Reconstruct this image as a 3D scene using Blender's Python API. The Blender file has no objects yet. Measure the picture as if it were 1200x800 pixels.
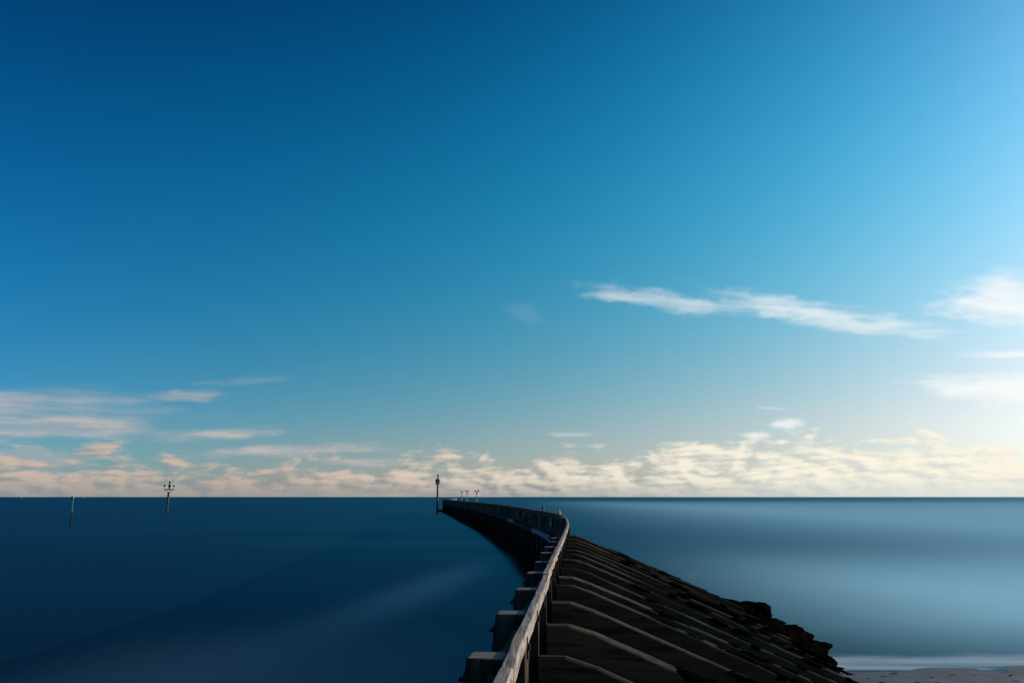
import bpy, bmesh, math, random
from mathutils import Vector, Matrix, noise
random.seed(7)
S = bpy.context.scene
COL = S.collection
R = math.radians

# ------------------------------------------------------------------ camera
PITCH = R(10.93)
FPX = 942.0
cam = bpy.data.cameras.new("camera")
camo = bpy.data.objects.new("camera", cam)
COL.objects.link(camo)
cam.sensor_width = 36
cam.lens = FPX / 1200 * 36
cam.clip_start = 0.05
cam.clip_end = 90000
camo.location = (0, 0, 0)
camo.rotation_euler = (R(90) + PITCH, 0, 0)
S.camera = camo
SEA = -6.0

# ------------------------------------------------------------------ colour management
S.view_settings.view_transform = 'Standard'
S.view_settings.look = 'None'
S.view_settings.exposure = 0
S.view_settings.gamma = 1
S.view_settings.use_curve_mapping = False

SUN_EL, SUN_AZ = 13.0, 80.0


# ------------------------------------------------------------------ node helper
class NT:
    def __init__(self, tree):
        self.t = tree
        self.n = tree.nodes

    def new(self, typ, **kw):
        x = self.n.new(typ)
        for k, v in kw.items():
            setattr(x, k, v)
        return x

    def put(self, sock, v):
        if hasattr(v, 'is_linked') or hasattr(v, 'links'):
            self.t.links.new(v, sock)
        else:
            sock.default_value = v

    def m(self, op, a, b=0.0, c=0.0, clamp=False):
        x = self.new("ShaderNodeMath", operation=op, use_clamp=clamp)
        self.put(x.inputs[0], a); self.put(x.inputs[1], b); self.put(x.inputs[2], c)
        return x.outputs[0]

    def v(self, op, a, b=(0, 0, 0), c=(0, 0, 0)):
        x = self.new("ShaderNodeVectorMath", operation=op)
        self.put(x.inputs[0], a); self.put(x.inputs[1], b)
        if op == 'MULTIPLY_ADD':
            self.put(x.inputs[2], c)
        return x.outputs[0]

    def scale(self, vec, f):
        x = self.new("ShaderNodeVectorMath", operation='SCALE')
        self.put(x.inputs[0], vec); self.put(x.inputs['Scale'], f)
        return x.outputs[0]

    def comb(self, x, y, z):
        q = self.new("ShaderNodeCombineXYZ")
        self.put(q.inputs[0], x); self.put(q.inputs[1], y); self.put(q.inputs[2], z)
        return q.outputs[0]

    def sep(self, v):
        q = self.new("ShaderNodeSeparateXYZ")
        self.put(q.inputs[0], v)
        return q.outputs

    def noise(self, vec, scale=1.0, detail=4.0, rough=.5, dist=0.0, lac=2.0):
        q = self.new("ShaderNodeTexNoise")
        self.put(q.inputs['Vector'], vec)
        q.inputs['Scale'].default_value = scale
        q.inputs['Detail'].default_value = detail
        q.inputs['Roughness'].default_value = rough
        q.inputs['Lacunarity'].default_value = lac
        q.inputs['Distortion'].default_value = dist
        return q.outputs['Fac']

    def ss(self, x, lo, hi, a=0.0, b=1.0):
        q = self.new("ShaderNodeMapRange", interpolation_type='SMOOTHSTEP')
        self.put(q.inputs[0], x)
        self.put(q.inputs[1], lo); self.put(q.inputs[2], hi)
        self.put(q.inputs[3], a); self.put(q.inputs[4], b)
        return q.outputs[0]

    def mix(self, f, a, b):
        q = self.new("ShaderNodeMix", data_type='RGBA')
        self.put(q.inputs[0], f)
        self.put(q.inputs[6], a if not isinstance(a, tuple) else (*a, 1))
        self.put(q.inputs[7], b if not isinstance(b, tuple) else (*b, 1))
        return q.outputs[2]


def pxdir(px, py):
    xc = (px - 600) / FPX
    u = (400 - py) / FPX
    d = Vector((xc, math.cos(PITCH) - math.sin(PITCH) * u, math.sin(PITCH) + math.cos(PITCH) * u))
    return d.normalized()


def azel(px, py):
    d = pxdir(px, py)
    return math.degrees(math.atan2(d.x, d.y)), math.degrees(math.asin(d.z))


# ------------------------------------------------------------------ sky
world = bpy.data.worlds.new("World")
S.world = world
world.use_nodes = True
W = NT(world.node_tree)
bg = W.n["Background"]
sky = W.new("ShaderNodeTexSky", sky_type='NISHITA', sun_disc=False)
sky.sun_elevation = R(SUN_EL)
sky.sun_rotation = R(SUN_AZ)
co = W.new("ShaderNodeTexCoord").outputs['Generated']
d = W.v('NORMALIZE', co)
dx, dy, dz = W.sep(d)
zc = W.m('MINIMUM', W.m('MAXIMUM', dz, 0.0), 0.58)
hor = W.m('SQRT', W.m('ADD', W.m('ADD', W.m('MULTIPLY', dx, dx), W.m('MULTIPLY', dy, dy)), 1e-6))
s = W.m('DIVIDE', dx, hor)
s = W.m('MINIMUM', W.m('MAXIMUM', s, -0.62), 0.68)
h = W.m('EXPONENT', W.m('DIVIDE', zc, -0.06))
CF = [[0.2025, -0.43, -0.1709],
      [2.4858, 0.7231, 0.0286],
      [-1.5207, 0.3318, 0.9485],
      [-8.0507, 2.9276, 2.9654],
      [-7.9915, -1.8369, -0.1591],
      [6.5885, 2.5072, 2.5594],
      [0.1283, 1.0017, 1.6626],
      [-2.7553, -0.3161, 0.6116],
      [9.5055, -0.9632, -1.8756],
      [1.7096, -1.8959, -1.9084]]
s2, z2 = W.m('MULTIPLY', s, s), W.m('MULTIPLY', zc, zc)
terms = [s, s2, zc, z2, W.m('MULTIPLY', s, zc), h, W.m('MULTIPLY', s, h), W.m('MULTIPLY', s2, zc), W.m('MULTIPLY', W.m('MULTIPLY', z2, zc), 4.0)]
acc = None
for cvec, t in zip(CF[1:], terms):
    tv = W.scale(W.comb(*cvec), t)
    acc = W.v('ADD', acc, tv) if acc else W.v('ADD', W.comb(*CF[0]), tv)
ax, ay, az_ = W.sep(acc)
# deep polarised blue: the filter's response over the physical sky
corr = W.comb(W.m('POWER', 2.0, ax), W.m('POWER', 2.0, ay), W.m('POWER', 2.0, az_))
clear = W.v('MULTIPLY', sky.outputs[0], corr)        # still in Nishita units (strength .1)

# direction as azimuth / elevation in degrees
AZ = W.m('MULTIPLY', W.m('ARCTAN2', dx, dy), 57.29578)
EL = W.m('MULTIPLY', W.m('ARCSINE', dz), 57.29578)
side = W.ss(AZ, -30.0, 24.0)                           # 0 left, 1 right


_w1 = W.noise(W.comb(W.m('MULTIPLY', AZ, .22), W.m('MULTIPLY', EL, .55), 61.0), 1.0, 4.0, .6)
_w2 = W.noise(W.comb(W.m('MULTIPLY', AZ, .18), W.m('MULTIPLY', EL, .40), 71.0), 1.0, 4.0, .6)
AZW = W.m('MULTIPLY_ADD', W.m('SUBTRACT', _w1, .5), 9.0, AZ)
ELW = W.m('MULTIPLY_ADD', W.m('SUBTRACT', _w2, .5), 1.9, EL)


def streak(pa, pb, halfw, gain, nscale=(.25, 1.6), seed=0.0, tilt=0.0, warp=1.0):
    """wisp of cloud between two sky directions (written as points of the photo, turned into azimuth/elevation)."""
    (a0, e0), (a1, e1) = azel(*pa), azel(*pb)
    ca, ce = (a0 + a1) / 2, (e0 + e1) / 2
    L = math.hypot(a1 - a0, e1 - e0) / 2
    ux, uy = (a1 - a0) / (2 * L), (e1 - e0) / (2 * L)
    wa = W.m('MULTIPLY_ADD', W.m('SUBTRACT', AZW, AZ), min(1.0, L / 5) * warp, AZ)
    we = W.m('MULTIPLY_ADD', W.m('SUBTRACT', ELW, EL), min(1.0, halfw) * warp, EL)
    da, de = W.m('SUBTRACT', wa, ca), W.m('SUBTRACT', we, ce)
    u = W.m('DIVIDE', W.m('ADD', W.m('MULTIPLY', da, ux), W.m('MULTIPLY', de, uy)), L)
    v = W.m('DIVIDE', W.m('SUBTRACT', W.m('MULTIPLY', de, ux), W.m('MULTIPLY', da, uy)), halfw)
    r2 = W.m('ADD', W.m('POWER', W.m('ABSOLUTE', u), 2.6), W.m('MULTIPLY', v, v))
    e = W.m('EXPONENT', W.m('MULTIPLY', r2, -1.35))
    e2 = W.m('MULTIPLY_ADD', AZ, tilt, EL)
    n = W.noise(W.comb(W.m('MULTIPLY', AZ, nscale[0]), W.m('MULTIPLY', e2, nscale[1]), seed), 1.0, 4.0, .52, .3)
    k = W.ss(W.m('MULTIPLY_ADD', e, .62, W.m('MULTIPLY', n, .8)), .46, 1.20)
    return W.m('MULTIPLY', W.m('MULTIPLY', k, W.ss(e, .01, .45)), gain)


def over(a, b):     # 1-(1-a)(1-b)
    return W.m('SUBTRACT', 1.0, W.m('MULTIPLY', W.m('SUBTRACT', 1.0, a), W.m('SUBTRACT', 1.0, b)))


# high cirrus on the right
cir = streak((668, 333), (872, 366), .75, .60, (.22, 1.7), 3.1, .10)
cir = over(cir, streak((812, 341), (1125, 394), 1.05, .72, (.22, 1.7), 5.7, .12))
cir = over(cir, streak((1095, 335), (1300, 375), 2.1, .95, (.35, 1.3), 9.2, .25))
cir = over(cir, streak((1055, 447), (1330, 458), 1.15, 1.0, (.30, 1.5), 12.4, .06))
cir = over(cir, streak((1125, 413), (1300, 414), .30, .75, (.2, 2.4), 15.0))
cir = over(cir, streak((880, 478), (935, 480), .16, .35, (.3, 2.0), 17.0))
cir = over(cir, streak((640, 509), (692, 510), .22, .30, (.4, 2.0), 19.0))
cir = over(cir, streak((590, 360), (640, 374), .8, .06, (.4, 1.4), 21.0))
cir = over(cir, streak((900, 497), (950, 496), .45, .85, (.7, 1.4), 24.0))
cir = over(cir, streak((862, 509), (905, 510), .30, .85, (.6, 1.6), 27.0))
# grey-pink stratus on the left
stl = streak((-200, 473), (175, 470), .95, .80, (.16, 1.3), 31.0, .05)
stl = over(stl, streak((-260, 501), (245, 492), 1.15, 1.0, (.14, 1.2), 30.0, .04))
stl = over(stl, streak((155, 463), (272, 463), .50, .80, (.25, 1.6), 33.0))
stl = over(stl, streak((180, 513), (335, 503), .48, .95, (.25, 1.8), 35.0))
stl = over(stl, streak((-200, 532), (110, 538), .75, .95, (.2, 1.6), 37.0))
stl = over(stl, streak((200, 532), (470, 524), .52, .95, (.25, 2.0), 39.0))
stl = over(stl, streak((370, 540), (490, 543), .35, .8, (.25, 2.0), 41.0))
stl = over(stl, streak((230, 450), (350, 440), .4, .22, (.25, 1.6), 43.0))


# low cumulus bank along the horizon (smeared sideways by the wind)
def bank(az, el):
    big = W.noise(W.comb(W.m('MULTIPLY', az, .16), W.m('MULTIPLY', el, .25), 2.2), 1.0, 2.0, .5)
    vec = W.comb(W.m('MULTIPLY', az, .36), W.m('MULTIPLY', el, .78), 7.7)
    n = W.noise(vec, 1.0, 5.0, .56, .45)
    fine = W.noise(W.comb(W.m('MULTIPLY', az, .7), W.m('MULTIPLY', el, 3.4), 1.7), 1.0, 3.0, .5, .3)
    x = W.m('ADD', W.m('MULTIPLY', n, .75), W.m('MULTIPLY', fine, .25))
    x = W.m('MULTIPLY_ADD', W.m('SUBTRACT', x, .5), 1.5, .5)
    x = W.m('ADD', x, W.m('MULTIPLY', W.m('SUBTRACT', big, .5), .85))
    top = W.m('MULTIPLY_ADD', side, 1.15, 2.35)
    x = W.m('ADD', x, W.m('MULTIPLY', W.m('SUBTRACT', top, el), .150))
    return x


b0 = bank(AZ, EL)
b1 = bank(W.m('ADD', AZ, .55), W.m('ADD', EL, .22))
bd = W.ss(b0, .45, .74)
bd = W.m('MULTIPLY', bd, W.ss(EL, 6.0, 4.2))
bd = W.m('MULTIPLY', bd, W.m('MULTIPLY_ADD', W.ss(EL, .0, 1.2), .10, .84))
lit = W.m('MULTIPLY_ADD', W.m('SUBTRACT', b0, b1), 3.4, .62, clamp=True)
lown = W.noise(W.comb(W.m('MULTIPLY', AZ, .35), W.m('MULTIPLY', EL, 4.5), 4.4), 1.0, 4.0, .55)
lit = W.m('ADD', W.m('MULTIPLY', lit, .74), W.m('MULTIPLY', lown, .38), clamp=True)
lit = W.m('MULTIPLY', lit, W.ss(EL, -.1, 1.5, .35, 1.0))
sideb = W.ss(AZ, -20.0, 19.0)
base_c = W.mix(W.ss(AZ, -2.0, 30.0), (.235, .265, .285), (.66, .70, .68))
lit_c = W.mix(sideb, (.62, .485, .39), (1.0, .93, .76))
bank_c = W.mix(lit, base_c, lit_c)
cir_c = W.mix(side, (.52, .50, .48), (.95, .97, .96))
stl_n = W.noise(W.comb(W.m('MULTIPLY', AZ, .25), W.m('MULTIPLY', EL, 1.8), 52.0), 1.0, 4.0, .55)
stl_c = W.mix(W.ss(stl_n, .35, .68), (.33, .385, .43), (.575, .515, .475))

clear01 = W.scale(clear, .1)
col = W.mix(stl, clear01, stl_c)
col = W.mix(cir, col, cir_c)
col = W.mix(bd, col, bank_c)
W.t.links.new(W.scale(col, 10.0), bg.inputs[0])
bg.inputs[1].default_value = .1

sun = bpy.data.lights.new("sun", 'SUN')
sun.energy = 5.0
sun.angle = R(.55)
sun.color = (1.0, .83, .64)
suno = bpy.data.objects.new("sun", sun)
COL.objects.link(suno)
sd = Vector((math.sin(R(SUN_AZ)) * math.cos(R(SUN_EL)), math.cos(R(SUN_AZ)) * math.cos(R(SUN_EL)), math.sin(R(SUN_EL))))
suno.rotation_euler = sd.to_track_quat('Z', 'Y').to_euler()
suno.location = sd * 60


# ------------------------------------------------------------------ materials
def material(name):
    mt = bpy.data.materials.new(name)
    mt.use_nodes = True
    t = NT(mt.node_tree)
    return mt, t, t.n["Principled BSDF"]


def wood(name, axis, dry, dark, wet, z_dry, z_wet, moss=0.0, rough=.8, grain=1.0, spec=.25, crack=.5, vary=0.0):
    """weathered timber: grain along `axis`; pale dry, dark below the tide marks z_dry > z_wet, moss in between."""
    mt, t, p = material(name)
    geo = t.new("ShaderNodeNewGeometry")
    pos = geo.outputs['Position']
    rnd = t.new("ShaderNodeObjectInfo").outputs['Random']
    off = t.v('ADD', pos, t.comb(0.0, 0.0, t.m('MULTIPLY', rnd, 23.0)))
    sc = {'X': (2.2, 34, 34), 'Y': (34, 2.2, 34), 'Z': (34, 34, 2.2)}[axis]
    g = t.noise(t.v('MULTIPLY', off, tuple(q * grain for q in sc)), 1.0, 5.0, .62, .6)
    sc2 = {'X': (.7, 9, 9), 'Y': (9, .7, 9), 'Z': (9, 9, .7)}[axis]
    g2 = t.noise(t.v('MULTIPLY', off, sc2), 1.0, 3.0, .5, .3)
    blot = t.noise(pos, 1.7, 5.0, .6)
    z = t.sep(pos)[2]
    zn = t.m('ADD', z, t.m('MULTIPLY', t.m('SUBTRACT', blot, .5), 1.9))
    gg = t.m('ADD', t.m('MULTIPLY', g, .65), t.m('MULTIPLY', g2, .35))
    c = t.mix(t.ss(gg, .30, .68), dark, dry)
    c = t.mix(t.m('MULTIPLY', t.ss(blot, .52, .75), .35), c, tuple(q * .6 for q in dry))
    wetm = t.ss(zn, z_dry, z_wet)
    wc = t.mix(t.ss(gg, .35, .7), tuple(q * .45 for q in wet), wet)
    if moss:
        mo = t.noise(pos, 1.1, 5.0, .62)
        mm = t.m('MULTIPLY', t.ss(mo, .47, .66), moss)
        mm = t.m('MULTIPLY', mm, t.ss(z, SEA + .9, SEA + 2.6))
        wc = t.mix(mm, wc, (.024, .034, .014))
        rust = t.m('MULTIPLY', t.ss(t.noise(pos, .8, 3.0, .5, .2), .60, .74), .5)
        wc = t.mix(rust, wc, (.030, .013, .007))
    c = t.mix(wetm, c, wc)
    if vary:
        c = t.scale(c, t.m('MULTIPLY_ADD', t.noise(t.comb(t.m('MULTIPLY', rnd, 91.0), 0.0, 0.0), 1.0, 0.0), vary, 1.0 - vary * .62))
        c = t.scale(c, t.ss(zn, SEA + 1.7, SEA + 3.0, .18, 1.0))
    t.put(p.inputs['Base Color'], c)
    t.put(p.inputs['Roughness'], t.m('MULTIPLY_ADD', wetm, -.12, rough))
    p.inputs['Specular IOR Level'].default_value = spec
    b = t.new("ShaderNodeBump")
    b.inputs['Strength'].default_value = crack
    b.inputs['Distance'].default_value = .012
    t.put(b.inputs['Height'], gg)
    t.put(p.inputs['Normal'], b.outputs[0])
    return mt


GREY, GDK = (.30, .275, .245), (.13, .115, .10)
M = {}
M['rail'] = wood('weathered_rail_timber', 'Y', (.315, .285, .255), (.055, .047, .040), (.3, .27, .24), -20, -21, crack=1.0)
M['post'] = wood('shaded_post_timber', 'Z', (.030, .027, .026), (.010, .009, .009), (.02, .018, .016), -1.9, -2.8, spec=.05)  # post wood, darkened in the colour for its unlit faces
M['postside'] = wood('sunlit_post_side', 'Z', (.20, .175, .15), (.06, .05, .042), (.05, .045, .04), -1.7, -2.4)  # paler copy of the post wood: sunlight painted on one face
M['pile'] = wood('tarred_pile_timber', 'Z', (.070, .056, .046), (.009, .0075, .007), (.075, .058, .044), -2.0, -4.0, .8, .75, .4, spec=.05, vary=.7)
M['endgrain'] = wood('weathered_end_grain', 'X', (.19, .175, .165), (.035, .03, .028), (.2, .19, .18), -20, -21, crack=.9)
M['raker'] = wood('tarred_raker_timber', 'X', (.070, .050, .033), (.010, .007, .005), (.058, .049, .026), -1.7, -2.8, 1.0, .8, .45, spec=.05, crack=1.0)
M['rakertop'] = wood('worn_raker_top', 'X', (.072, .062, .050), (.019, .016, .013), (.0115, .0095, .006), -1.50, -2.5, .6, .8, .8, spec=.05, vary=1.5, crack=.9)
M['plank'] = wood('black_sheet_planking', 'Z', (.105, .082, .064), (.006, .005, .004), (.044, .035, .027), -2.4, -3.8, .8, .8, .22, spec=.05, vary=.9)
M['pale'] = wood('pale_waler_timber', 'Y', (.24, .28, .31), (.10, .12, .135), (.2, .2, .2), -20, -21)
M['palepost'] = wood('pale_wall_post_timber', 'Z', (.27, .27, .26), (.07, .07, .07), (.02, .02, .02), -2.5, -3.4)
M['dull'] = wood('dull_waler_timber', 'Y', (.040, .044, .048), (.008, .008, .008), (.02, .02, .02), -20, -21, spec=.05)


def plain(name, col, rough=.5, metal=0.0, spec=.4, var=.25, scale=6.0):
    mt, t, p = material(name)
    geo = t.new("ShaderNodeNewGeometry")
    n = t.noise(geo.outputs['Position'], scale, 4.0, .6)
    t.put(p.inputs['Base Color'], t.mix(t.ss(n, .3, .7), tuple(q * (1 - var) for q in col), col))
    p.inputs['Roughness'].default_value = rough
    p.inputs['Metallic'].default_value = metal
    p.inputs['Specular IOR Level'].default_value = spec
    return mt


M['iron'] = plain('rusty_black_iron', (.020, .013, .010), .7, .3, .3, .5, 30)
M['beacon_dark'] = plain('dark_beacon_steel', (.022, .020, .020), .6, 0, .3, .4, 1.5)
M['beacon_brown'] = plain('brown_beacon_timber', (.075, .052, .040), .8, 0, .2, .4, 1.5)
M['teal'] = plain('green_painted_pole', (.018, .17, .165), .55, 0, .3, .3, 1.0)
M['weed'] = plain('weedy_pole_foot', (.006, .012, .012), .8, 0, .2, .4, 1.0)
M['white'] = plain('white_paint', (.75, .75, .73), .5, 0, .3, .12, 2.0)
M['white_old'] = plain('chalky_white_paint', (.26, .28, .28), .7, 0, .3, .3, 3.0)
M['green_plate'] = plain('green_painted_plate', (.02, .12, .09), .5, 0, .3, .3, 6.0)
M['lampdark'] = plain('dark_lamp_metal', (.03, .035, .025), .5, 0, .3, .2, 3.0)


def rock_mat(name, dark, weedc, wetrough=.55):
    mt, t, p = material(name)
    pos = t.new("ShaderNodeNewGeometry").outputs['Position']
    n = t.noise(pos, 2.2, 7.0, .65, .4)
    n2 = t.noise(pos, 9.0, 5.0, .65)
    c = t.mix(t.ss(n, .4, .62), dark, weedc)
    t.put(p.inputs['Base Color'], c)
    t.put(p.inputs['Roughness'], t.m('MULTIPLY_ADD', n2, .4, wetrough))
    p.inputs['Specular IOR Level'].default_value = .0
    b = t.new("ShaderNodeBump")
    b.inputs['Strength'].default_value = .9
    b.inputs['Distance'].default_value = .08
    t.put(b.inputs['Height'], t.m('ADD', n2, n))
    t.put(p.inputs['Normal'], b.outputs[0])
    return mt


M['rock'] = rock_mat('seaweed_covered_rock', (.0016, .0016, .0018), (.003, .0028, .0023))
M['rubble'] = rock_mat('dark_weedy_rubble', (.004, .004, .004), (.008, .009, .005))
M['pebble'] = rock_mat('dark_pebble', (.030, .030, .033), (.018, .018, .018))


# ------------------------------------------------------------------ object helpers
def link(o, parent=None):
    COL.objects.link(o)
    if parent:
        o.parent = parent
    return o


def empty(name, loc, label=None, cat=None, group=None):
    o = bpy.data.objects.new(name, None)
    o.location = loc
    o.empty_display_size = .3
    link(o)
    tag(o, label, cat, group)
    return o


def tag(o, label=None, cat=None, group=None, kind=None):
    if label: o['label'] = label
    if cat: o['category'] = cat
    if group: o['group'] = group
    if kind: o['kind'] = kind
    return o


def build(name, bm, mats, parent=None, smooth=False, local=True):
    """link bm (world coordinates) as one mesh object, origin at its thing's base."""
    me = bpy.data.meshes.new(name)
    bmesh.ops.recalc_face_normals(bm, faces=bm.faces)
    base = Vector((0, 0, 0))
    q = parent
    while q is not None:
        base += q.location
        q = q.parent
    if parent is not None:
        bmesh.ops.translate(bm, verts=bm.verts, vec=-base)
    else:
        xs = [v.co.x for v in bm.verts]; ys = [v.co.y for v in bm.verts]; zs = [v.co.z for v in bm.verts]
        base = Vector(((min(xs) + max(xs)) / 2, (min(ys) + max(ys)) / 2, min(zs)))
        bmesh.ops.translate(bm, verts=bm.verts, vec=-base)
    bm.to_mesh(me)
    bm.free()
    if not isinstance(mats, (list, tuple)):
        mats = [mats]
    for m_ in mats:
        me.materials.append(m_)
    if smooth:
        for p in me.polygons:
            p.use_smooth = True
    o = bpy.data.objects.new(name, me)
    if parent is None:
        o.location = base
    return link(o, parent)


def sweep(bm, rings, mat_top=None, closed_ends=True, mats=None):
    """loft a list of rings (lists of points, same count)."""
    vr = [[bm.verts.new(p) for p in r] for r in rings]
    n = len(rings[0])
    for a, b in zip(vr, vr[1:]):
        for i in range(n):
            f = bm.faces.new((a[i], a[(i + 1) % n], b[(i + 1) % n], b[i]))
            if mats:
                f.material_index = mats[i]
    if closed_ends:
        bm.faces.new(list(reversed(vr[0])))
        bm.faces.new(vr[-1])
    return vr


def cyl(bm, a, b, r0, r1=None, n=10, mi=0):
    a, b = Vector(a), Vector(b)
    r1 = r0 if r1 is None else r1
    z = (b - a).normalized()
    x = z.orthogonal().normalized()
    y = z.cross(x)
    rings = []
    for c, r in ((a, r0), (b, r1)):
        rings.append([c + x * r * math.cos(2 * math.pi * i / n) + y * r * math.sin(2 * math.pi * i / n) for i in range(n)])
    k0 = len(bm.faces)
    sweep(bm, rings)
    if mi:
        bm.faces.ensure_lookup_table()
        for f in list(bm.faces)[k0:]:
            f.material_index = mi
    return bm


def box(bm, c, sx, sy, sz, ux=Vector((1, 0, 0)), bevel=0.0):
    """box centred at c, its x axis along ux (horizontal)."""
    ux = Vector(ux).normalized()
    uy = Vector((-ux.y, ux.x, 0)).normalized()
    uz = Vector((0, 0, 1))
    c = Vector(c)
    vs = []
    for k in (-1, 1):
        for j, i in ((-1, -1), (-1, 1), (1, 1), (1, -1)):
            vs.append(bm.verts.new(c + ux * i * sx / 2 + uy * j * sy / 2 + uz * k * sz / 2))
    fs = [(3, 2, 1, 0), (4, 5, 6, 7), (0, 1, 5, 4), (1, 2, 6, 5), (2, 3, 7, 6), (3, 0, 4, 7)]
    ff = [bm.faces.new([vs[i] for i in f]) for f in fs]
    if bevel:
        ed = list({e for f in ff for e in f.edges})
        bmesh.ops.bevel(bm, geom=ed, offset=bevel, segments=2, affect='EDGES', profile=.6)
    return bm


def lathe(bm, c, prof, n=14):
    """prof: list of (r, z) from bottom to top."""
    c = Vector(c)
    rings = [[c + Vector((r * math.cos(2 * math.pi * i / n), r * math.sin(2 * math.pi * i / n), z)) for i in range(n)] for r, z in prof]
    sweep(bm, rings)
    return bm


# ------------------------------------------------------------------ the line of the pier
KN = [(-8, -1.127), (0, -.463), (10, .367), (20, 1.197), (28, 1.861), (34, 2.30), (40, 2.62), (46, 2.80), (51, 2.76), (57, 2.46),
      (65, 1.86), (76, 1.12), (88, .30), (125, -3.0), (158, -6.5), (200, -11.6), (260, -18.8), (324, -26.8)]
_ty = [a for a, _ in KN]; _tx = [b for _, b in KN]
_m = []
for i in range(len(KN)):
    if i == 0: _m.append((_tx[1] - _tx[0]) / (_ty[1] - _ty[0]))
    elif i == len(KN) - 1: _m.append((_tx[-1] - _tx[-2]) / (_ty[-1] - _ty[-2]))
    else:
        h0, h1 = _ty[i] - _ty[i - 1], _ty[i + 1] - _ty[i]
        d0, d1 = (_tx[i] - _tx[i - 1]) / h0, (_tx[i + 1] - _tx[i]) / h1
        _m.append((d0 * h1 + d1 * h0) / (h0 + h1))


def PX(y):
    i = 0
    while i < len(KN) - 2 and y > _ty[i + 1]: i += 1
    hh = _ty[i + 1] - _ty[i]
    t = (y - _ty[i]) / hh
    return ((2 * t**3 - 3 * t**2 + 1) * _tx[i] + (t**3 - 2 * t**2 + t) * hh * _m[i]
            + (-2 * t**3 + 3 * t**2) * _tx[i + 1] + (t**3 - t**2) * hh * _m[i + 1])


def TAN(y):
    return Vector((PX(y + .05) - PX(y - .05), .1, 0)).normalized()


def PT(y, off=0.0, z=0.0):
    """point at station y, `off` metres to the right of the rail's middle."""
    t = TAN(y)
    nrm = Vector((t.y, -t.x, 0))
    return Vector((PX(y), y, 0)) + nrm * off + Vector((0, 0, z))


def ribbon(y0, y1, step, o0, o1, z0, z1, jig=0.0, ch=.012):
    """rings of a rectangular beam that follows the line between offsets and heights, with chamfered corners."""
    n = max(2, int((y1 - y0) / step) + 1)
    rings = []
    for i in range(n):
        y = y0 + (y1 - y0) * i / (n - 1)
        j = noise.noise((y * .9, o0 * 3, 5.1)) * jig
        k = noise.noise((y * .7, o0 * 3, 9.7)) * jig
        w = noise.noise((y * 1.7, o0 * 3, 19.7)) * jig * .6
        a, b, c, dd = o0 + j - w, o1 + j + w, z0 + k, z1 + k
        rings.append([PT(y, a, c + ch), PT(y, a + ch, c), PT(y, b - ch, c), PT(y, b, c + ch),
                      PT(y, b, dd - ch), PT(y, b - ch, dd), PT(y, a + ch, dd), PT(y, a, dd - ch)])
    return rings


# ------------------------------------------------------------------ timber breakwater
brk = empty('timber_breakwater', (2.0, 20.0, SEA),
            'long dark timber breakwater curving left out to sea, with sloping beams on its right side', 'breakwater')


def hexa(bm, pts_bottom, pts_top, bevel=.012, topmat=1):
    vb = [bm.verts.new(p) for p in pts_bottom]
    vt = [bm.verts.new(p) for p in pts_top]
    ff = [bm.faces.new(list(reversed(vb)))]
    ft = bm.faces.new(vt)
    ft.material_index = topmat
    for i in range(4):
        ff.append(bm.faces.new((vb[i], vb[(i + 1) % 4], vt[(i + 1) % 4], vt[i])))
    ed = list(ft.edges) + [e for f in ff[1:] for e in f.edges if e not in list(ft.edges) and e not in list(ff[0].edges)]
    if bevel:
        bmesh.ops.bevel(bm, geom=list(set(ed)), offset=bevel, segments=2, affect='EDGES', profile=.6, material=-1)


# square pile heads left of the rail, battered outwards as they go down
head_y = [5.66 + 1.965 * k for k in range(-1, 9)]
for k, y in enumerate(head_y):
    rr = random.Random(100 + k)
    w0 = -.300 + rr.uniform(-.012, .012)
    zt = -1.03 + rr.uniform(-.012, .008)
    dp = .25 + rr.uniform(-.01, .012)
    bm = bmesh.new()
    zb = SEA - 1.0
    bat = (zt - zb) / 8.5
    bot = [PT(y - dp / 2, w0 - bat, zb), PT(y - dp / 2, -.046, zb), PT(y + dp / 2, -.046, zb), PT(y + dp / 2, w0 - bat, zb)]
    top = [PT(y - dp / 2, w0, zt + rr.uniform(-.01, .01)), PT(y - dp / 2, -.046, zt), PT(y + dp / 2, -.046, zt + .004), PT(y + dp / 2, w0, zt + rr.uniform(-.01, .01))]
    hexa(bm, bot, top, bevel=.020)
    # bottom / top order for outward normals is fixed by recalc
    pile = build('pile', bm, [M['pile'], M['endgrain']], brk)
    if k < 9:
        bm = bmesh.new()
        zz = zt - .155
        a = PT(y, w0 - .155 / 8.5 - .045, zz)
        b = PT(y, w0 + .05, zz)
        cyl(bm, a, b, .016, n=8)
        cyl(bm, PT(y, w0 - .034, zz), PT(y, w0 - .004, zz), .045, n=10)
        build('bolt', bm, M['iron'], pile)

# sheet planking under the rail, board by board
bm = bmesh.new()
y = -4.0
while y < 323.6:
    wd = .26 if y < 60 else (.34 if y < 130 else .6)
    y1 = min(y + wd, 323.8)
    rr = random.Random(int(y * 50) + 5)
    zt = -1.118 if y < 40 else -1.20
    zt += rr.uniform(-.02, 0)
    oo = rr.uniform(-.012, .012)
    gap = .012 if y < 60 else .03
    p = [PT(y, -.135 + oo, 0), PT(y, -.05 + oo * .3, 0), PT(y1 - gap, -.05 + oo * .3, 0), PT(y1 - gap, -.135 + oo, 0)]
    vb = [bm.verts.new(q + Vector((0, 0, SEA - .9))) for q in p]
    vt = [bm.verts.new(q + Vector((0, 0, zt))) for q in p]
    bm.faces.new(list(reversed(vb))); bm.faces.new(vt)
    for i in range(4):
        bm.faces.new((vb[i], vb[(i + 1) % 4], vt[(i + 1) % 4], vt[i]))
    y = y1
build('sheet_planking', bm, M['plank'], brk)

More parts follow.
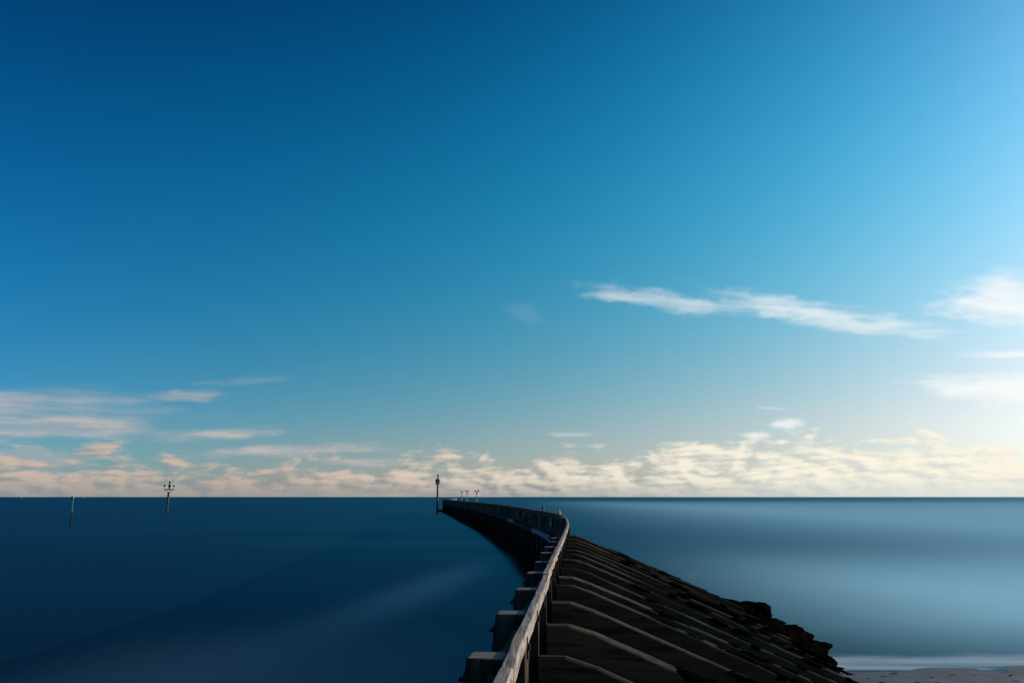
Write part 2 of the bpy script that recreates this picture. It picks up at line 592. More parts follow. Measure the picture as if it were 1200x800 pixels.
# solid timber core behind the planks
bm = bmesh.new()
sweep(bm, ribbon(36.2, 323.9, 1.5, -.045, .10, SEA - .9, -1.36))
build('timber_core', bm, M['plank'], brk)

# outer face piles of the far wall
far_y = [23.4 + 2.26 * k for k in range(8)] + [41.5 + 3.1 * k for k in range(28)] + [41.5 + 3.1 * 28 + 4.2 * k for k in range(47)]
far_y = [q for q in far_y if q < 322]
for k, y in enumerate(far_y):
    rr = random.Random(300 + k)
    bm = bmesh.new()
    w = .27 + rr.uniform(-.03, .05)
    zt = -2.32 + rr.uniform(-.05, .05)
    if y > 150: w *= 1.35
    bot = [PT(y - w / 2, -.62, SEA - .9), PT(y - w / 2, -.138, SEA - .9), PT(y + w / 2, -.138, SEA - .9), PT(y + w / 2, -.62, SEA - .9)]
    top = [PT(y - w / 2, -.42, zt), PT(y - w / 2, -.138, zt), PT(y + w / 2, -.138, zt), PT(y + w / 2, -.42, zt)]
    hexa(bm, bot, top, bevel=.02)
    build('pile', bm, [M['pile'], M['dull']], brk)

# the waler that runs along the left face on the pile heads: a few runs pale, the others dark
runs = [(49.8, 56.2, 'pale'), (56.4, 62.0, 'pale'), (62.4, 72, 'dull'), (72.3, 82, 'dull'), (82.3, 90, 'pale'), (90.4, 118, 'dull'),
        (118.4, 160, 'dull'), (160.5, 215, 'dull'), (215.5, 321, 'dull')]
for a, b, mk in runs:
    bm = bmesh.new()
    sweep(bm, ribbon(a, b, .8, -.62, -.43, -2.62, -2.29, .03, .02))
    wl = build('waler', bm, M[mk], brk)
    if mk == 'pale':
        wl['label'] = 'pale bluish timber waler on the shaded face'
# dark coping timber on top of the far wall's left edge
bm = bmesh.new()
sweep(bm, ribbon(40.0, 323.9, 1.2, -.19, -.046, -1.30, -1.02, .02))
build('coping', bm, M['plank'], brk)

# upright pale timbers on the upper wall
k = 0
y = 52.5
while y < 200:
    rr = random.Random(700 + k)
    bm = bmesh.new()
    h0 = rr.choice([-1.75, -1.9, -2.2, -1.6])
    w = .16 if y < 110 else .3
    sweep(bm, ribbon(y, y + w, w / 2, -.215, -.137, h0, -1.33 + rr.uniform(-.05, .03), .0, .01))
    build('upright', bm, M['palepost'] if rr.random() < .45 else M['plank'], brk)
    y += (1.55 if y < 110 else 3.4) * rr.uniform(.8, 1.25)
    k += 1

# sloping rakers on the beach side
def raker_top(o, rr):
    if o < .30: return -1.47 - .02 * o
    if o < .62: return -1.476 - .30 * (o - .30)
    return -1.572 - .415 * (o - .62) - .0016 * (o - .62) ** 2


rk = [8.32 + 1.932 * k for k in range(-3, 14)]
for k, y in enumerate(rk):
    rr = random.Random(500 + k)
    y += rr.uniform(-.05, .05)
    bm = bmesh.new()
    w = .225 + rr.uniform(-.035, .03)
    offs = [.035, .10, .2, .30, .38, .48, .62] + [.62 + .20 * i for i in range(1, 29 + rr.choice([0, 1, 2, 3]))]
    rr2 = random.Random(1500 + k)
    rings = []
    skew = rr.uniform(-.02, .02)
    dz_ = rr.uniform(-.05, .02)
    for o in offs:
        zt = raker_top(o, rr) + dz_ + noise.noise((o * .8, y, 2.2)) * .022 + noise.noise((o * 4.1, y, 6.2)) * .007
        dep = .48 + .04 * math.sin(o * 2 + y)
        a = -w / 2 + skew * o + noise.noise((o * 1.1, y, 7.9)) * .014
        b = w / 2 + skew * o + noise.noise((o * 1.0, y, 11.9)) * .014
        ch = .018 + .012 * abs(noise.noise((o * 3, y, 4.4)))
        tl = noise.noise((o * .8, y, 14.4)) * .016
        rings.append([PT(y + a, o, zt - dep), PT(y + b, o, zt - dep), PT(y + b, o, zt - ch + tl), PT(y + b - ch, o, zt + tl),
                      PT(y + a + ch, o, zt - tl), PT(y + a, o, zt - ch - tl)])
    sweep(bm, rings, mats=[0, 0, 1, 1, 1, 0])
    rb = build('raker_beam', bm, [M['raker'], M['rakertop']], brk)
    # weed that has grown over the lower part of the raker
    bm = bmesh.new()
    for q in range(15):
        o = 1.6 + 5.4 * rr2.random() ** .75
        zt = raker_top(o, rr) + dz_
        c = PT(y + rr2.uniform(-.13, .13), o, zt - .02)
        n0 = len(bm.verts)
        geo_w = bmesh.ops.create_icosphere(bm, subdivisions=3, radius=1.0)['verts']
        sx, sy, sz = rr2.uniform(.10, .36), rr2.uniform(.05, .12), rr2.uniform(.025, .055)
        for v in geo_w:
            u_ = v.co.normalized()
            f = 1 + .5 * noise.noise(u_ * 2.1 + Vector((q * 5.1, k * 3.3, 0))) + .35 * noise.noise(u_ * 5.3 + Vector((q, k, 4)))
            v.co = c + Vector((u_.x * sx * f, u_.y * sy * f, u_.z * sz * f - .43 * u_.x * sx))
    tag(build('seaweed', bm, M['rock'], rb, True), kind='stuff')
    # stub prop under the raker, down to the rubble
    bm = bmesh.new()
    o = 3.1
    zt = raker_top(o, rr) - .42
    sweep(bm, [[PT(y - .10, o - .11, q), PT(y + .10, o - .11, q), PT(y + .10, o + .11, q), PT(y - .10, o + .11, q)] for q in (SEA - .6, zt)])
    build('prop', bm, M['raker'], rb)

# weedy rubble bank under the rakers
bm = bmesh.new()
ny, nx = 150, 44
grid = []
for i in range(ny + 1):
    y = 1.0 + (40.5 - 1.0) * i / ny
    row = []
    for j in range(nx + 1):
        o = .02 + 11.2 * (j / nx)
        z = -1.95 - .42 * o
        if o > 8.2: z -= (o - 8.2) * .30
        endf = max(0.0, (y - 35.2) / 5.3)
        z -= endf ** 1.5 * (SEA * -1 - .2 + z + 6) * .0 + endf * 3.4
        q = PT(y, o, 0)
        z += noise.fractal((q.x * 1.1, q.y * 1.1, 3.0), .9, 2.1, 5) * .24
        z += max(0, noise.noise((q.x * .9, q.y * .9, 8.0))) * .32 * min(1, o / 5)
        row.append(bm.verts.new((q.x, q.y, max(z, SEA - 1.2))))
    grid.append(row)
for i in range(ny):
    for j in range(nx):
        bm.faces.new((grid[i][j], grid[i][j + 1], grid[i + 1][j + 1], grid[i + 1][j]))
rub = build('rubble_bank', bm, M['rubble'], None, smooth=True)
tag(rub, 'dark weedy rubble bank under the sloping beams', None, None, 'structure')

# ------------------------------------------------------------------ handrail along the top
rail = empty('handrail', (0.0, 5.0, -1.47), 'weathered grey wooden handrail running along the top of the breakwater', 'handrail')
joints = [-3.0, 5.1, 11.0, 17.1, 23.0, 29.1, 35.0, 41.2, 47.3, 53.4, 60, 68, 78, 92, 110, 135, 165, 200, 245, 323.8]
for a, b in zip(joints, joints[1:]):
    bm = bmesh.new()
    st = .09 if a < 30 else (.5 if a < 70 else 2.0)
    wid = 1.0 if a < 60 else 1.0
    kr = random.Random(int(a * 10) + 3)
    kx, kz = kr.uniform(-.006, .006), kr.uniform(-.008, .004)
    sweep(bm, ribbon(a, b - (.008 if a < 60 else 0.02), st, -.042 + kx, .042 + kx, -1.112 + kz, -1.0 + kz, .011 if a < 60 else .02, .010))
    build('top_rail', bm, M['rail'], rail)
posty = [q for q in rk] + [36.0 + 2.2 * k for k in range(12)]
for k, y in enumerate(posty):
    rr = random.Random(900 + k)
    bm = bmesh.new()
    w = .12
    rings = []
    for zz in (-1.9, -1.5, -1.3, -1.114):
        j = noise.noise((y, zz * 2, 1.0)) * .006
        rings.append([PT(y - w / 2 + j, -.052, zz), PT(y + w / 2 + j, -.052, zz), PT(y + w / 2 + j, .030 + j, zz), PT(y - w / 2 + j, .030 + j, zz)])
    sweep(bm, rings, mats=[0, 1, 0, 0])  # one face in the sunlit colour, the rest in the shaded one
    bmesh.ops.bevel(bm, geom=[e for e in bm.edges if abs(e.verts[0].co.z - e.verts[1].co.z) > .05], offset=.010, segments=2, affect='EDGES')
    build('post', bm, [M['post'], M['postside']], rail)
# iron straps that clasp the underside of the rail
for k, y in enumerate([4.95 + 1.45 * q for q in range(14)]):
    bm = bmesh.new()
    c = PT(y, .046, -1.082)
    box(bm, c, .012, .055, .085, TAN(y).cross(Vector((0, 0, 1))), .003)
    c = PT(y, .056, -1.112)
    box(bm, c, .030, .040, .045, TAN(y).cross(Vector((0, 0, 1))), .004)
    cyl(bm, PT(y, .05, -1.135), PT(y, .052, -1.20), .008, n=8)
    build('strap', bm, M['iron'], rail)

# ------------------------------------------------------------------ small things on the pier
def y_at_px(px, lo, hi):
    for i in range(4000):
        y = lo + (hi - lo) * i / 4000
        zc_ = y * math.cos(PITCH) - 1 * math.sin(PITCH)
        if 600 + PX(y) / zc_ * FPX <= px: return y
    return hi


def lamp(px, lo, hi, hgt, label, globe):
    y = y_at_px(px, lo, hi)
    b = PT(y, -.05, -1.03)
    e = empty('lamp_post', b, label, 'lamp post', 'forked posts on the far end of the breakwater')
    r = .075
    bm = bmesh.new(); lathe(bm, b, [(r * 1.6, 0), (r * 1.6, .12), (r, .16), (r, hgt * .30)]); build('base', bm, M['white_old'], e)
    bm = bmesh.new(); cyl(bm, b + Vector((0, 0, hgt * .30)), b + Vector((0, 0, hgt * .46)), r * .98); build('dark_band', bm, M['lampdark'], e)
    bm = bmesh.new(); cyl(bm, b + Vector((0, 0, hgt * .46)), b + Vector((0, 0, hgt * .62)), r); build('sunlit_band', bm, M['white_old'], e)  # sunlit bits of the pole painted as a pale foot and band
    bm = bmesh.new(); cyl(bm, b + Vector((0, 0, hgt * .62)), b + Vector((0, 0, hgt * .78)), r * 1.35, r * 1.6); build('collar', bm, M['lampdark'], e)
    for sg in (-1, 1):
        bm = bmesh.new()
        a0 = b + Vector((0, 0, hgt * .74)); a1 = b + Vector((sg * .24, 0, hgt * .85)); a2 = b + Vector((sg * .36, 0, hgt * .91))
        cyl(bm, a0, a1, .065, n=8); cyl(bm, a1, a2, .06, n=8)
        arm = build('arm', bm, M['lampdark'], e)
        bm = bmesh.new(); lathe(bm, a2 - Vector((0, 0, .10)), [(.05, 0), (.13, .04), (.15, .15), (.07, .25), (.02, .28)], 10)
        build('lamp_head', bm, M['lampdark'], arm)
    if globe:
        bm = bmesh.new()
        bmesh.ops.create_uvsphere(bm, u_segments=12, v_segments=8, radius=.13, matrix=Matrix.Translation(b + Vector((globe[0], 0, hgt * .92))))
        build('globe', bm, M['white'], e, True)


lamp(541.3, 120, 320, 2.75, 'forked lamp post without a white globe, farthest of the three on the breakwater end', None)
lamp(547.5, 110, 320, 2.65, 'middle forked lamp post with a white globe between its two arms', (0, 0))
lamp(559.0, 100, 320, 2.45, 'nearest of the three forked lamp posts, a white globe at its right arm', (.20, 0))


def crate(px, w, h, label, name, cat, mat, group=None):
    y = y_at_px(px, 180, 323)
    b = PT(y, -.02, -1.0)
    e = empty(name, b, label, cat, group)
    bm = bmesh.new(); box(bm, b + Vector((0, 0, h / 2)), w, .5, h, (1, 0, 0), .03); build('body', bm, mat, e)
    bm = bmesh.new(); box(bm, b + Vector((0, 0, h + .04)), w * 1.12, .58, .08, (1, 0, 0), .02); build('lid', bm, mat, e)


crate(533.6, .60, .50, 'right of two small white boxes near the breakwater end', 'storage_box', 'box', M['white'], 'white boxes near the breakwater end')
crate(531.0, .62, .50, 'left of two small white boxes near the breakwater end', 'storage_box', 'box', M['white'], 'white boxes near the breakwater end')
crate(525.2, 1.5, .26, 'low pale hatch lying on the very end of the breakwater', 'hatch', 'hatch', M['white_old'])

# pale marker plate with green band on the wall at the bend
y = 52.0
mk = empty('marker_plate', PT(y, -.22, -1.86), 'small pale marker plate with a green band on the shaded wall at the bend', 'marker')
bm = bmesh.new(); sweep(bm, ribbon(y, y + .55, .2, -.26, -.222, -1.86, -1.62, 0, .006)); build('lower_plate', bm, M['white_old'], mk)
bm = bmesh.new(); sweep(bm, ribbon(y, y + .55, .2, -.258, -.222, -1.615, -1.50, 0, .006)); build('green_band', bm, M['green_plate'], mk)
bm = bmesh.new(); sweep(bm, ribbon(y, y + .5, .2, -.26, -.222, -1.495, -1.32, 0, .006)); build('upper_plate', bm, M['white_old'], mk)

# short dark bollard and a pale marker stub on the rail
y = y_at_px(638.5, 50, 70)
b = PT(y, -.12, -1.02)
bo = empty('bollard', b, 'short dark bollard standing on top of the curved wall before the bend', 'bollard')
bm = bmesh.new(); lathe(bm, b, [(.09, 0), (.075, .06), (.07, .22), (.10, .25), (.10, .31), (.05, .34)], 12); build('post', bm, M['lampdark'], bo)
bm = bmesh.new(); lathe(bm, b, [(.14, -.02), (.14, .025), (.1, .03)], 12); build('base_flange', bm, M['iron'], bo)
y = 48.6
b = PT(y, .0, -.985)
st = empty('marker_stub', b, 'small pale pointed stub on the rail at the outside of the bend', 'marker')
bm = bmesh.new(); lathe(bm, b, [(.075, -.02), (.07, .10), (.04, .20), (.012, .27)], 10); build('cone', bm, M['white_old'], st)
bm = bmesh.new(); lathe(bm, b, [(.10, -.022), (.10, .012), (.08, .02)], 10); build('base_ring', bm, M['white_old'], st)


# ------------------------------------------------------------------ beacons
def ground_at(px, py, z=SEA):
    d_ = pxdir(px, py)
    return d_ * (z / d_.z)


# pier-head beacon
b = ground_at(512.3, 600.6)
bx, by = b.x, b.y
pb = empty('channel_beacon', (bx, by, SEA), 'tall dark beacon on a thick pole beside the breakwater end', 'beacon')
Z = lambda q: Vector((bx, by, q))
bm = bmesh.new(); cyl(bm, Z(SEA - 1), Z(4.9), .40, .33, 12); build('pole', bm, M['beacon_brown'], pb)
bm = bmesh.new(); lathe(bm, (bx, by, 0), [(.5, 4.7), (.95, 4.9), (.95, 5.05), (.4, 5.06)], 14); build('platform', bm, M['beacon_dark'], pb)
bm = bmesh.new()
for i in range(8):
    a = i * math.pi / 4
    q = Vector((.92 * math.cos(a), .92 * math.sin(a), 0))
    cyl(bm, Z(5.0) + q, Z(6.1) + q, .045, n=6)
for zz in (5.55, 6.1):
    for i in range(16):
        a0, a1 = i * math.pi / 8, (i + 1) * math.pi / 8
        cyl(bm, Z(zz) + Vector((.92 * math.cos(a0), .92 * math.sin(a0), 0)), Z(zz) + Vector((.92 * math.cos(a1), .92 * math.sin(a1), 0)), .04, n=6)
build('railing', bm, M['beacon_dark'], pb)
bm = bmesh.new(); lathe(bm, (bx, by, 0), [(.42, 5.06), (.5, 5.5), (.85, 5.85), (.85, 6.5), (.5, 6.85), (.25, 6.95)], 14); build('drum', bm, M['beacon_dark'], pb)
bm = bmesh.new(); lathe(bm, (bx + .08, by, 0), [(.22, 6.93), (.22, 7.5), (.34, 7.7), (.34, 8.2), (.18, 8.45), (.07, 8.6)], 12); ln = build('lantern', bm, M['beacon_brown'], pb)
bm = bmesh.new(); cyl(bm, (bx + .1, by, 8.55), (bx + .25, by, 9.45), .06, .03, 6); build('finial', bm, M['beacon_dark'], ln)
bm = bmesh.new()
pe = PT(323, -.3, 0)
dirv = Vector((pe.x - bx, pe.y - by, 0))
for zz in (-5.0, -5.5):
    c = Vector((bx, by, zz)) + dirv * .5
    box(bm, c, dirv.length, .5, .42, dirv, .03)
build('fender_beam', bm, M['plank'], pb)

# end face of the pier
bm = bmesh.new()
box(bm, PT(323.95, .05, (SEA - .9 - 1.1) / 2), 1.5, .3, 5.8, TAN(323).cross(Vector((0, 0, 1))), .02)
build('end_wall', bm, M['plank'], brk)

# four-armed beacon out on the left
b = ground_at(195.8, 600.0)
bx, by = b.x, b.y
q4 = empty('mast_beacon', (bx, by, SEA), 'dark beacon mast with a wide cross-arm and braces, alone in the water at left', 'beacon')
top_z = lambda py: (pxdir(195.8, py) * (by / pxdir(195.8, py).y)).z
bm = bmesh.new(); cyl(bm, (bx, by, SEA - 1), (bx, by, top_z(590)), .36, .34, 12); build('foot', bm, M['beacon_dark'], q4)
bm = bmesh.new(); cyl(bm, (bx, by, top_z(590)), (bx, by, top_z(576)), .44, .40, 12); build('mast', bm, M['beacon_dark'], q4)
zc4 = top_z(573.3)
bm = bmesh.new()
box(bm, (bx, by, zc4), 4.3, .5, .26, (1, 0, 0), .03)
box(bm, (bx, by, zc4 + .22), 1.3, 1.3, .14, (1, 0, 0), .02)
arm = build('cross_arm', bm, M['beacon_dark'], q4)
for sg in (-1, 1):
    bm = bmesh.new(); cyl(bm, (bx, by, top_z(577)), (bx + sg * 1.7, by, zc4 - .1), .10, n=8); build('brace', bm, M['beacon_dark'], q4)
    bm = bmesh.new()
    cyl(bm, (bx + sg * 1.85, by, zc4 + .1), (bx + sg * 1.85, by, zc4 + 1.1), .05, n=6)
    lathe(bm, (bx + sg * 1.85, by, zc4 + 1.05), [(.18, 0), (.36, .12), (.40, .5), (.22, .72), (.05, .8)], 12)
    build('side_lamp', bm, M['beacon_dark'], arm)
bm = bmesh.new()
lathe(bm, (bx + .15, by, zc4 + .2), [(.30, 0), (.22, .5), (.40, .8), (.55, 1.1), (.52, 1.5), (.25, 1.75), (.18, 2.1), (.33, 2.3), (.36, 2.7), (.15, 2.95), (.05, 3.1)], 12)
build('lantern', bm, M['beacon_dark'], q4)

# slender green pole far left
b = ground_at(82.4, 617.0)
bx, by = b.x, b.y
g4 = empty('channel_pole', (bx, by, SEA), 'slender green pole with a white top standing alone in the water at far left', 'pole')
tz = lambda py: (pxdir(82.4, py) * (by / pxdir(82.4, py).y)).z
bm = bmesh.new(); cyl(bm, (bx, by, SEA - 1), (bx, by, tz(600)), .13, .12, 10); build('weedy_foot', bm, M['weed'], g4)
bm = bmesh.new(); cyl(bm, (bx, by, tz(600)), (bx, by, tz(584)), .11, .10, 10); build('shaft', bm, M['teal'], g4)
bm = bmesh.new(); lathe(bm, (bx, by, tz(584)), [(.12, 0), (.14, .05), (.14, .5), (.05, .62)], 10); cap = build('white_cap', bm, M['white_old'], g4)
bm = bmesh.new()
box(bm, (bx - .28, by, tz(583)), .22, .2, .55, (1, 0, 0), .02)
cyl(bm, (bx - .2, by, tz(583)), (bx, by, tz(583)), .04, n=6)
build('side_lamp', bm, M['weed'], g4)


# two boats on the horizon
def boat(px, dist, label, sc):
    d_ = pxdir(px, 582); k = dist / d_.y
    x, y = d_.x * k, dist
    e = empty('boat', (x, y, SEA), label, 'boat', 'white boats on the horizon')
    L, Bm = 14 * sc, 4 * sc
    bm = bmesh.new()
    rings = []
    for t_ in (-1, -.8, -.2, .5, .85, 1.0):
        wv = Bm / 2 * (1 - max(0, t_) ** 2.2 * .96) * (.86 if t_ < -.9 else 1)
        sh = 2.0 * sc + .5 * sc * t_
        rings.append([Vector((x + t_ * L / 2, y - wv, SEA + sh)), Vector((x + t_ * L / 2, y - wv * .7, SEA - .3)), Vector((x + t_ * L / 2, y + wv * .7, SEA - .3)), Vector((x + t_ * L / 2, y + wv, SEA + sh))])
    sweep(bm, rings); build('hull', bm, M['white_old'], e)
    bm = bmesh.new(); box(bm, (x - 1 * sc, y, SEA + 3.6 * sc), 6 * sc, 2.6 * sc, 3.4 * sc, (1, 0, 0), .3); build('cabin', bm, M['white_old'], e)
    bm = bmesh.new(); cyl(bm, (x - 1 * sc, y, SEA + 5 * sc), (x - 1 * sc, y, SEA + 8.5 * sc), .12 * sc, n=6); build('mast', bm, M['white_old'], e)


boat(24, 4200, 'tiny white boat on the horizon left of the green pole', 1.25)
boat(98, 4200, 'tiny white boat on the horizon between the green pole and the cross-arm beacon', 1.1)

# ------------------------------------------------------------------ boulders at the toe
def boulder(c, r, seed, name='boulder', flat=1.0, mat='rock', sub=4, rot=0.0):
    bm = bmesh.new()
    bmesh.ops.create_icosphere(bm, subdivisions=sub + (1 if sub > 2 else 0), radius=1.0)
    for v in bm.verts:
        n = v.co.normalized()
        q = n * 1.0 + Vector((seed * 7.3, seed * 3.1, seed))
        f = 1 + .34 * noise.noise(q * 1.1) + .22 * noise.noise(q * 2.6) + .10 * noise.noise(q * 6) + .06 * noise.noise(q * 13) * (1 if sub > 2 else 0)
        v.co = n * f
        v.co = Vector((math.copysign(abs(v.co.x) ** .85, v.co.x), math.copysign(abs(v.co.y) ** .85, v.co.y), math.copysign(abs(v.co.z) ** .9, v.co.z)))
    bmesh.ops.transform(bm, matrix=Matrix.Translation(c) @ Matrix.Rotation(rot, 4, 'Z') @ Matrix.Diagonal((*r, 1)), verts=bm.verts)
    return build(name, bm, M[mat], None, True)


BL = [  # x, y, z, rx, ry, rz, label
    (11.45, 45.6, -6.02, 1.35, .8, .42, 'low dark rock lying in the water, farthest along the toe of the breakwater'),
    (9.9, 43.6, -5.7, 1.2, 1.0, .62, None),
    (10.75, 39.3, -5.8, 1.35, 1.1, .95, 'big rounded black rock with a steep right side at the toe of the breakwater'),
    (11.0, 37.2, -5.95, 1.0, .9, .66, 'rounded black rock just in front of the big steep-sided one'),
    (11.55, 35.9, -6.05, .85, .6, .34, 'pointed black rock that reaches farthest right into the calm water'),
    (10.0, 41.6, -5.7, 1.2, 1.0, .7, None), (9.4, 37.0, -5.3, 1.2, 1.0, .65, None), (10.1, 35.2, -5.7, 1.1, .9, .5, None),
    (10.35, 32.9, -6.0, .90, .6, .28, 'flat black rock tip beside the inlet of calm water'),
    (9.4, 32.8, -5.7, 1.1, .9, .45, None), (10.0, 31.0, -6.0, .8, .7, .26, None),
    (10.2, 29.6, -6.03, .75, .5, .20, None), (9.2, 30.2, -5.75, 1.0, .8, .38, None), (9.9, 28.3, -6.03, .7, .4, .13, None),
    (9.1, 28.4, -5.8, .9, .7, .32, None), (8.8, 26.7, -5.9, .8, .6, .24, None), (8.0, 25.2, -5.8, .9, .7, .30, None),
    (8.5, 34.0, -5.0, 1.1, .9, .5, None), (8.2, 31.0, -5.05, 1.1, .9, .45, None), (8.0, 28.0, -5.1, 1.1, .9, .45, None),
    (8.1, 36.5, -4.8, 1.0, .9, .45, None), (7.0, 25.0, -5.05, .9, .8, .4, None),
    (11.3, 30.3, -6.04, .55, .28, .09, 'thin flat weedy stone at the foot of the rocks where the foam starts'),
]
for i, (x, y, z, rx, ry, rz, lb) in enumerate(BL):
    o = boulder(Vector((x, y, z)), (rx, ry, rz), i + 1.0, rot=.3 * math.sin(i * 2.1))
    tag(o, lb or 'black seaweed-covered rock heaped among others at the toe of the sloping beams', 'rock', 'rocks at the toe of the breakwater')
rr = random.Random(61)
for i in range(26):
    y = rr.uniform(21, 37)
    o_ = rr.uniform(6.4, 9.0 if y > 29 else 7.2)
    q = PT(y, o_, 0)
    z = -1.90 - .42 * o_ + .05
    s_ = rr.uniform(.4, .8)
    o = boulder(Vector((q.x, q.y, z)), (s_ * 1.3, s_, s_ * .6), 40 + i, sub=3, rot=rr.uniform(0, 3))
    tag(o, 'black seaweed-covered rock heaped among others at the toe of the sloping beams', 'rock', 'rocks at the toe of the breakwater')

rr = random.Random(88)
for i in range(44):
    y = rr.uniform(26.5, 41)
    x = 11.0 - max(0, 33 - y) * .19 + rr.gauss(0, .3)
    s_ = rr.uniform(.12, .32)
    o = boulder(Vector((x, y, -5.99)), (s_ * 1.6, s_, s_ * .55), 90 + i, sub=3, rot=rr.uniform(-.5, .5))
    tag(o, 'small black weedy stone at the waterline below the sloping beams', 'stone', 'small weedy stones along the toe of the breakwater')

# ------------------------------------------------------------------ beach, pebbles
bm = bmesh.new()
grid = []
xs = [3 + .6 * i for i in range(76)]
ys = [2 + .45 * i for i in range(76)]
SHORE = 29.9
for y in ys:
    row = []
    for x in xs:
        sl = SHORE + .06 * (x - 12) + .4 * noise.noise((x * .16, 3.3, 0))
        z = SEA + (sl - y) * .022 + noise.fractal((x * .5, y * .8, 0), .8, 2, 4) * .018
        row.append(bm.verts.new((x, y, max(z, SEA - .4))))
    grid.append(row)
for i in range(len(ys) - 1):
    for j in range(len(xs) - 1):
        bm.faces.new((grid[i][j], grid[i][j + 1], grid[i + 1][j + 1], grid[i + 1][j]))
mt, t, p = material('wet_sand')
pos = t.new("ShaderNodeNewGeometry").outputs['Position']
n = t.noise(pos, 1.4, 6.0, .6)
n2 = t.noise(t.v('MULTIPLY', pos, (3.0, 9.0, 3.0)), 1.0, 5.0, .6)
c = t.mix(t.ss(n2, .35, .7), (.032, .025, .022), (.066, .052, .046))
t.put(p.inputs['Base Color'], c)
t.put(p.inputs['Roughness'], t.m('MULTIPLY_ADD', n, .5, .30))
bp = t.new("ShaderNodeBump"); bp.inputs['Strength'].default_value = .5; bp.inputs['Distance'].default_value = .03
t.put(bp.inputs['Height'], n2); t.put(p.inputs['Normal'], bp.outputs[0])
beach = build('beach', bm, mt, None, True)
tag(beach, 'wet grey sand at the water edge', None, None, 'structure')

proto = None
rr = random.Random(15)
for i in range(34):
    x = rr.uniform(11.3, 19.5)
    y = 26.6 + rr.random() ** .8 * 3.2
    if proto is None:
        proto = boulder(Vector((x, y, SEA + .08)), (.075, .04, .014), 77, 'pebble', mat='pebble', sub=2)
        o = proto
    else:
        o = proto.copy(); COL.objects.link(o)
    k = rr.uniform(.35, 1.1)
    o.scale = (k * rr.uniform(.8, 2.2), k, k)
    o.rotation_euler = (0, 0, rr.uniform(-.4, .4))
    o.location = (x, y, SEA + (SHORE + .06 * (x - 12) - y) * .022 - .012)
    tag(o, 'small dark stone lying on the wet grey sand', 'stone', 'dark stones scattered on the wet sand')

# ------------------------------------------------------------------ sea
bm = bmesh.new()
R0 = 60000
vs = [bm.verts.new(q) for q in ((-R0, -600, SEA), (R0, -600, SEA), (R0, R0, SEA), (-R0, R0, SEA))]
bm.faces.new(vs)
mt, t, p = material('sea_water')
pos = t.new("ShaderNodeNewGeometry").outputs['Position']
px_, py_, pz_ = t.sep(pos)
# slow swell bands, drawn out sideways by the long exposure
sw = t.noise(t.comb(t.m('MULTIPLY', px_, .012), t.m('MULTIPLY', py_, .05), 0.0), 1.0, 4.0, .55, .2)
sw2 = t.noise(t.comb(t.m('MULTIPLY', px_, .05), t.m('MULTIPLY', py_, .35), 3.0), 1.0, 4.0, .55, .3)
c = t.mix(sw, (.0018, .010, .018), (.0026, .013, .022))
# surf milk: the smeared foam of many waves near the beach, thinning out to sea
shore = t.m('ADD', t.m('ADD', SHORE, t.m('MULTIPLY', t.m('SUBTRACT', px_, 12.0), .06)),
            t.m('MULTIPLY', t.m('SUBTRACT', t.noise(t.comb(t.m('MULTIPLY', px_, .16), 3.3, 0.0), 1.0, 2.0), .5), 1.6))
ds = t.m('SUBTRACT', py_, shore)
wob = t.m('MULTIPLY', t.m('SUBTRACT', t.noise(t.comb(t.m('MULTIPLY', px_, .35), t.m('MULTIPLY', py_, 1.2), 9.0), 1.0, 4.0, .6), .5), 2.2)
line = t.m('MULTIPLY', t.ss(t.m('ADD', ds, wob), -.3, .9), t.ss(t.m('ADD', ds, wob), 4.2, 1.2))
line = t.m('MULTIPLY', line, t.m('MULTIPLY_ADD', t.ss(sw2, .3, .7), .6, .45))
line = t.m('MULTIPLY', line, t.ss(px_, 6.0, 9.0))
dm = t.m('DIVIDE', t.m('SUBTRACT', ds, 15.0), 34.0)
milk = t.m('MULTIPLY', t.ss(ds, -6.0, 13.0), t.m('EXPONENT', t.m('MULTIPLY', t.m('MULTIPLY', dm, dm), -1.0)))
milk = t.m('MULTIPLY', milk, t.ss(px_, 6.0, 30.0))
milk = t.m('MULTIPLY', milk, t.m('MULTIPLY_ADD', t.ss(sw, .2, .8), .12, .90))
# water made paler towards the right and towards the beach
paler = t.m('MULTIPLY', t.ss(px_, 0.0, 115.0), t.ss(ds, 1500.0, 60.0))
paler = t.m('MULTIPLY', paler, t.m('MULTIPLY_ADD', t.ss(sw, .2, .8), .08, .92))
milk = t.m('ADD', t.m('MULTIPLY', milk, .84), t.m('MULTIPLY', paler, .66))
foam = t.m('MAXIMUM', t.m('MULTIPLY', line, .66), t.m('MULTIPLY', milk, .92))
# a breaker smeared out behind the rakers
ex = t.m('DIVIDE', t.m('SUBTRACT', px_, 14.6), 2.6)
ey = t.m('DIVIDE', t.m('SUBTRACT', py_, 61.0), 13.0)
er = t.m('SQRT', t.m('ADD', t.m('MULTIPLY', ex, ex), t.m('MULTIPLY', ey, ey)))
fl = t.m('MULTIPLY', t.ss(er, 1.0, .2), t.ss(t.noise(t.comb(t.m('MULTIPLY', px_, .3), t.m('MULTIPLY', py_, .9), 6.0), 1.0, 4.0, .6), .40, .66))
foam = t.m('MAXIMUM', foam, t.m('MULTIPLY', fl, .35))
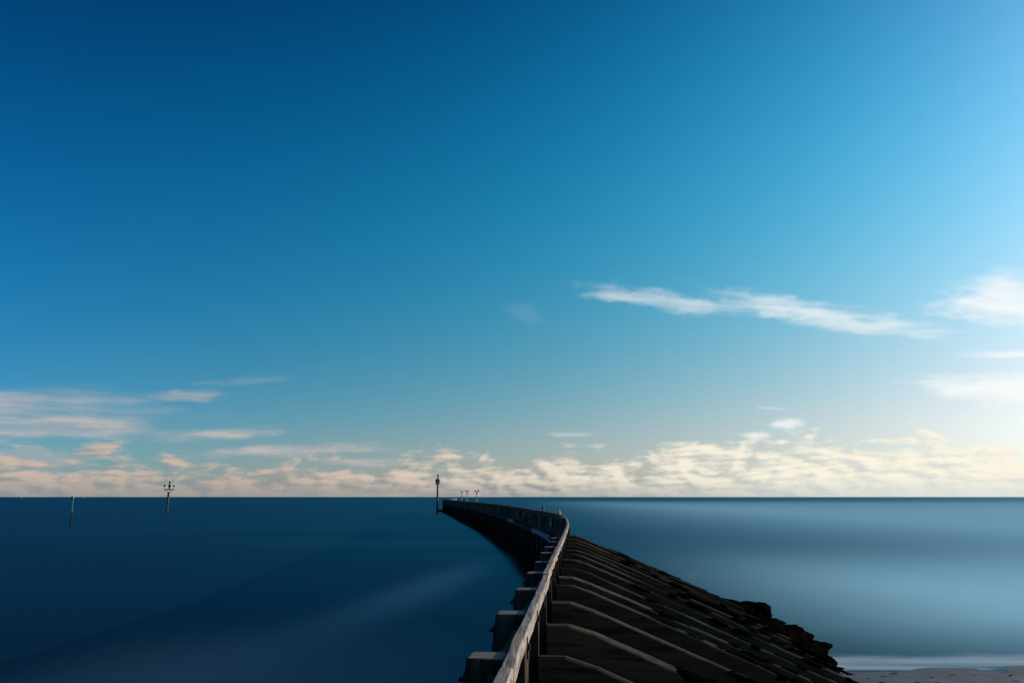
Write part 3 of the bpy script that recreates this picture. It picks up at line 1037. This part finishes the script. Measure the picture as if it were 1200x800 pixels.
# faint swirl of silt in the channel on the left
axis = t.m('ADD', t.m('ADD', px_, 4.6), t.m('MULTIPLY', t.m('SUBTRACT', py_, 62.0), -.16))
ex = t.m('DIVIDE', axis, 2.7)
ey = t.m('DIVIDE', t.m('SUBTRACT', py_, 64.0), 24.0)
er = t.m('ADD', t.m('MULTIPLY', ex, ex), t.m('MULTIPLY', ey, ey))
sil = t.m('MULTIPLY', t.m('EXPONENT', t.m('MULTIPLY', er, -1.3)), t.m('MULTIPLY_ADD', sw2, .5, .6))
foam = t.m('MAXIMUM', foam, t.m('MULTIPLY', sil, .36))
# silt tone kept inside the wall's cast shadow, lightening that shade in the colour
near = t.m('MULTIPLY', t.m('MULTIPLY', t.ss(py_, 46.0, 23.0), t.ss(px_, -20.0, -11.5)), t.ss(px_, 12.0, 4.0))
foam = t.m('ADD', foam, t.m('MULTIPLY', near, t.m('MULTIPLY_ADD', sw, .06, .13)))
t.put(p.inputs['Base Color'], c)
p.inputs['IOR'].default_value = 1.36
p.inputs['Specular IOR Level'].default_value = .5
t.put(p.inputs['Roughness'], t.m('MULTIPLY_ADD', sw, .08, .22))
# choppy water averaged over a long exposure: the wavelet faces one sees lean towards the eye
geo_ = t.new("ShaderNodeNewGeometry")
inc = t.v('NORMALIZE', t.v('MULTIPLY', geo_.outputs['Incoming'], (1, 1, 0)))
nrm = t.v('NORMALIZE', t.v('ADD', geo_.outputs['Normal'], t.scale(inc, t.m('MULTIPLY_ADD', sw, .06, .15))))
t.put(p.inputs['Normal'], nrm)
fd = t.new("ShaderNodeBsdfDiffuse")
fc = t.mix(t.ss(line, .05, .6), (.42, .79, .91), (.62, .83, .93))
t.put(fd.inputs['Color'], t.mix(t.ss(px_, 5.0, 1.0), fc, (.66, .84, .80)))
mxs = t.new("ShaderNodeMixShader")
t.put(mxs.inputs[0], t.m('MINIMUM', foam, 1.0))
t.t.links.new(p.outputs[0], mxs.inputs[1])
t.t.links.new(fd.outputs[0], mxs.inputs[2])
t.t.links.new(mxs.outputs[0], t.n["Material Output"].inputs[0])
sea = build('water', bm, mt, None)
tag(sea, 'smooth dark blue sea blurred by long exposure', None, None, 'structure')
bm = bmesh.new()
vs = [bm.verts.new(q) for q in ((-R0, -600, SEA - 2), (R0, -600, SEA - 2), (R0, R0, SEA - 2), (-R0, R0, SEA - 2))]
bm.faces.new(vs)
sb = build('seabed_ground', bm, M['rubble'], None)
tag(sb, 'dark seabed under the water', None, None, 'structure')
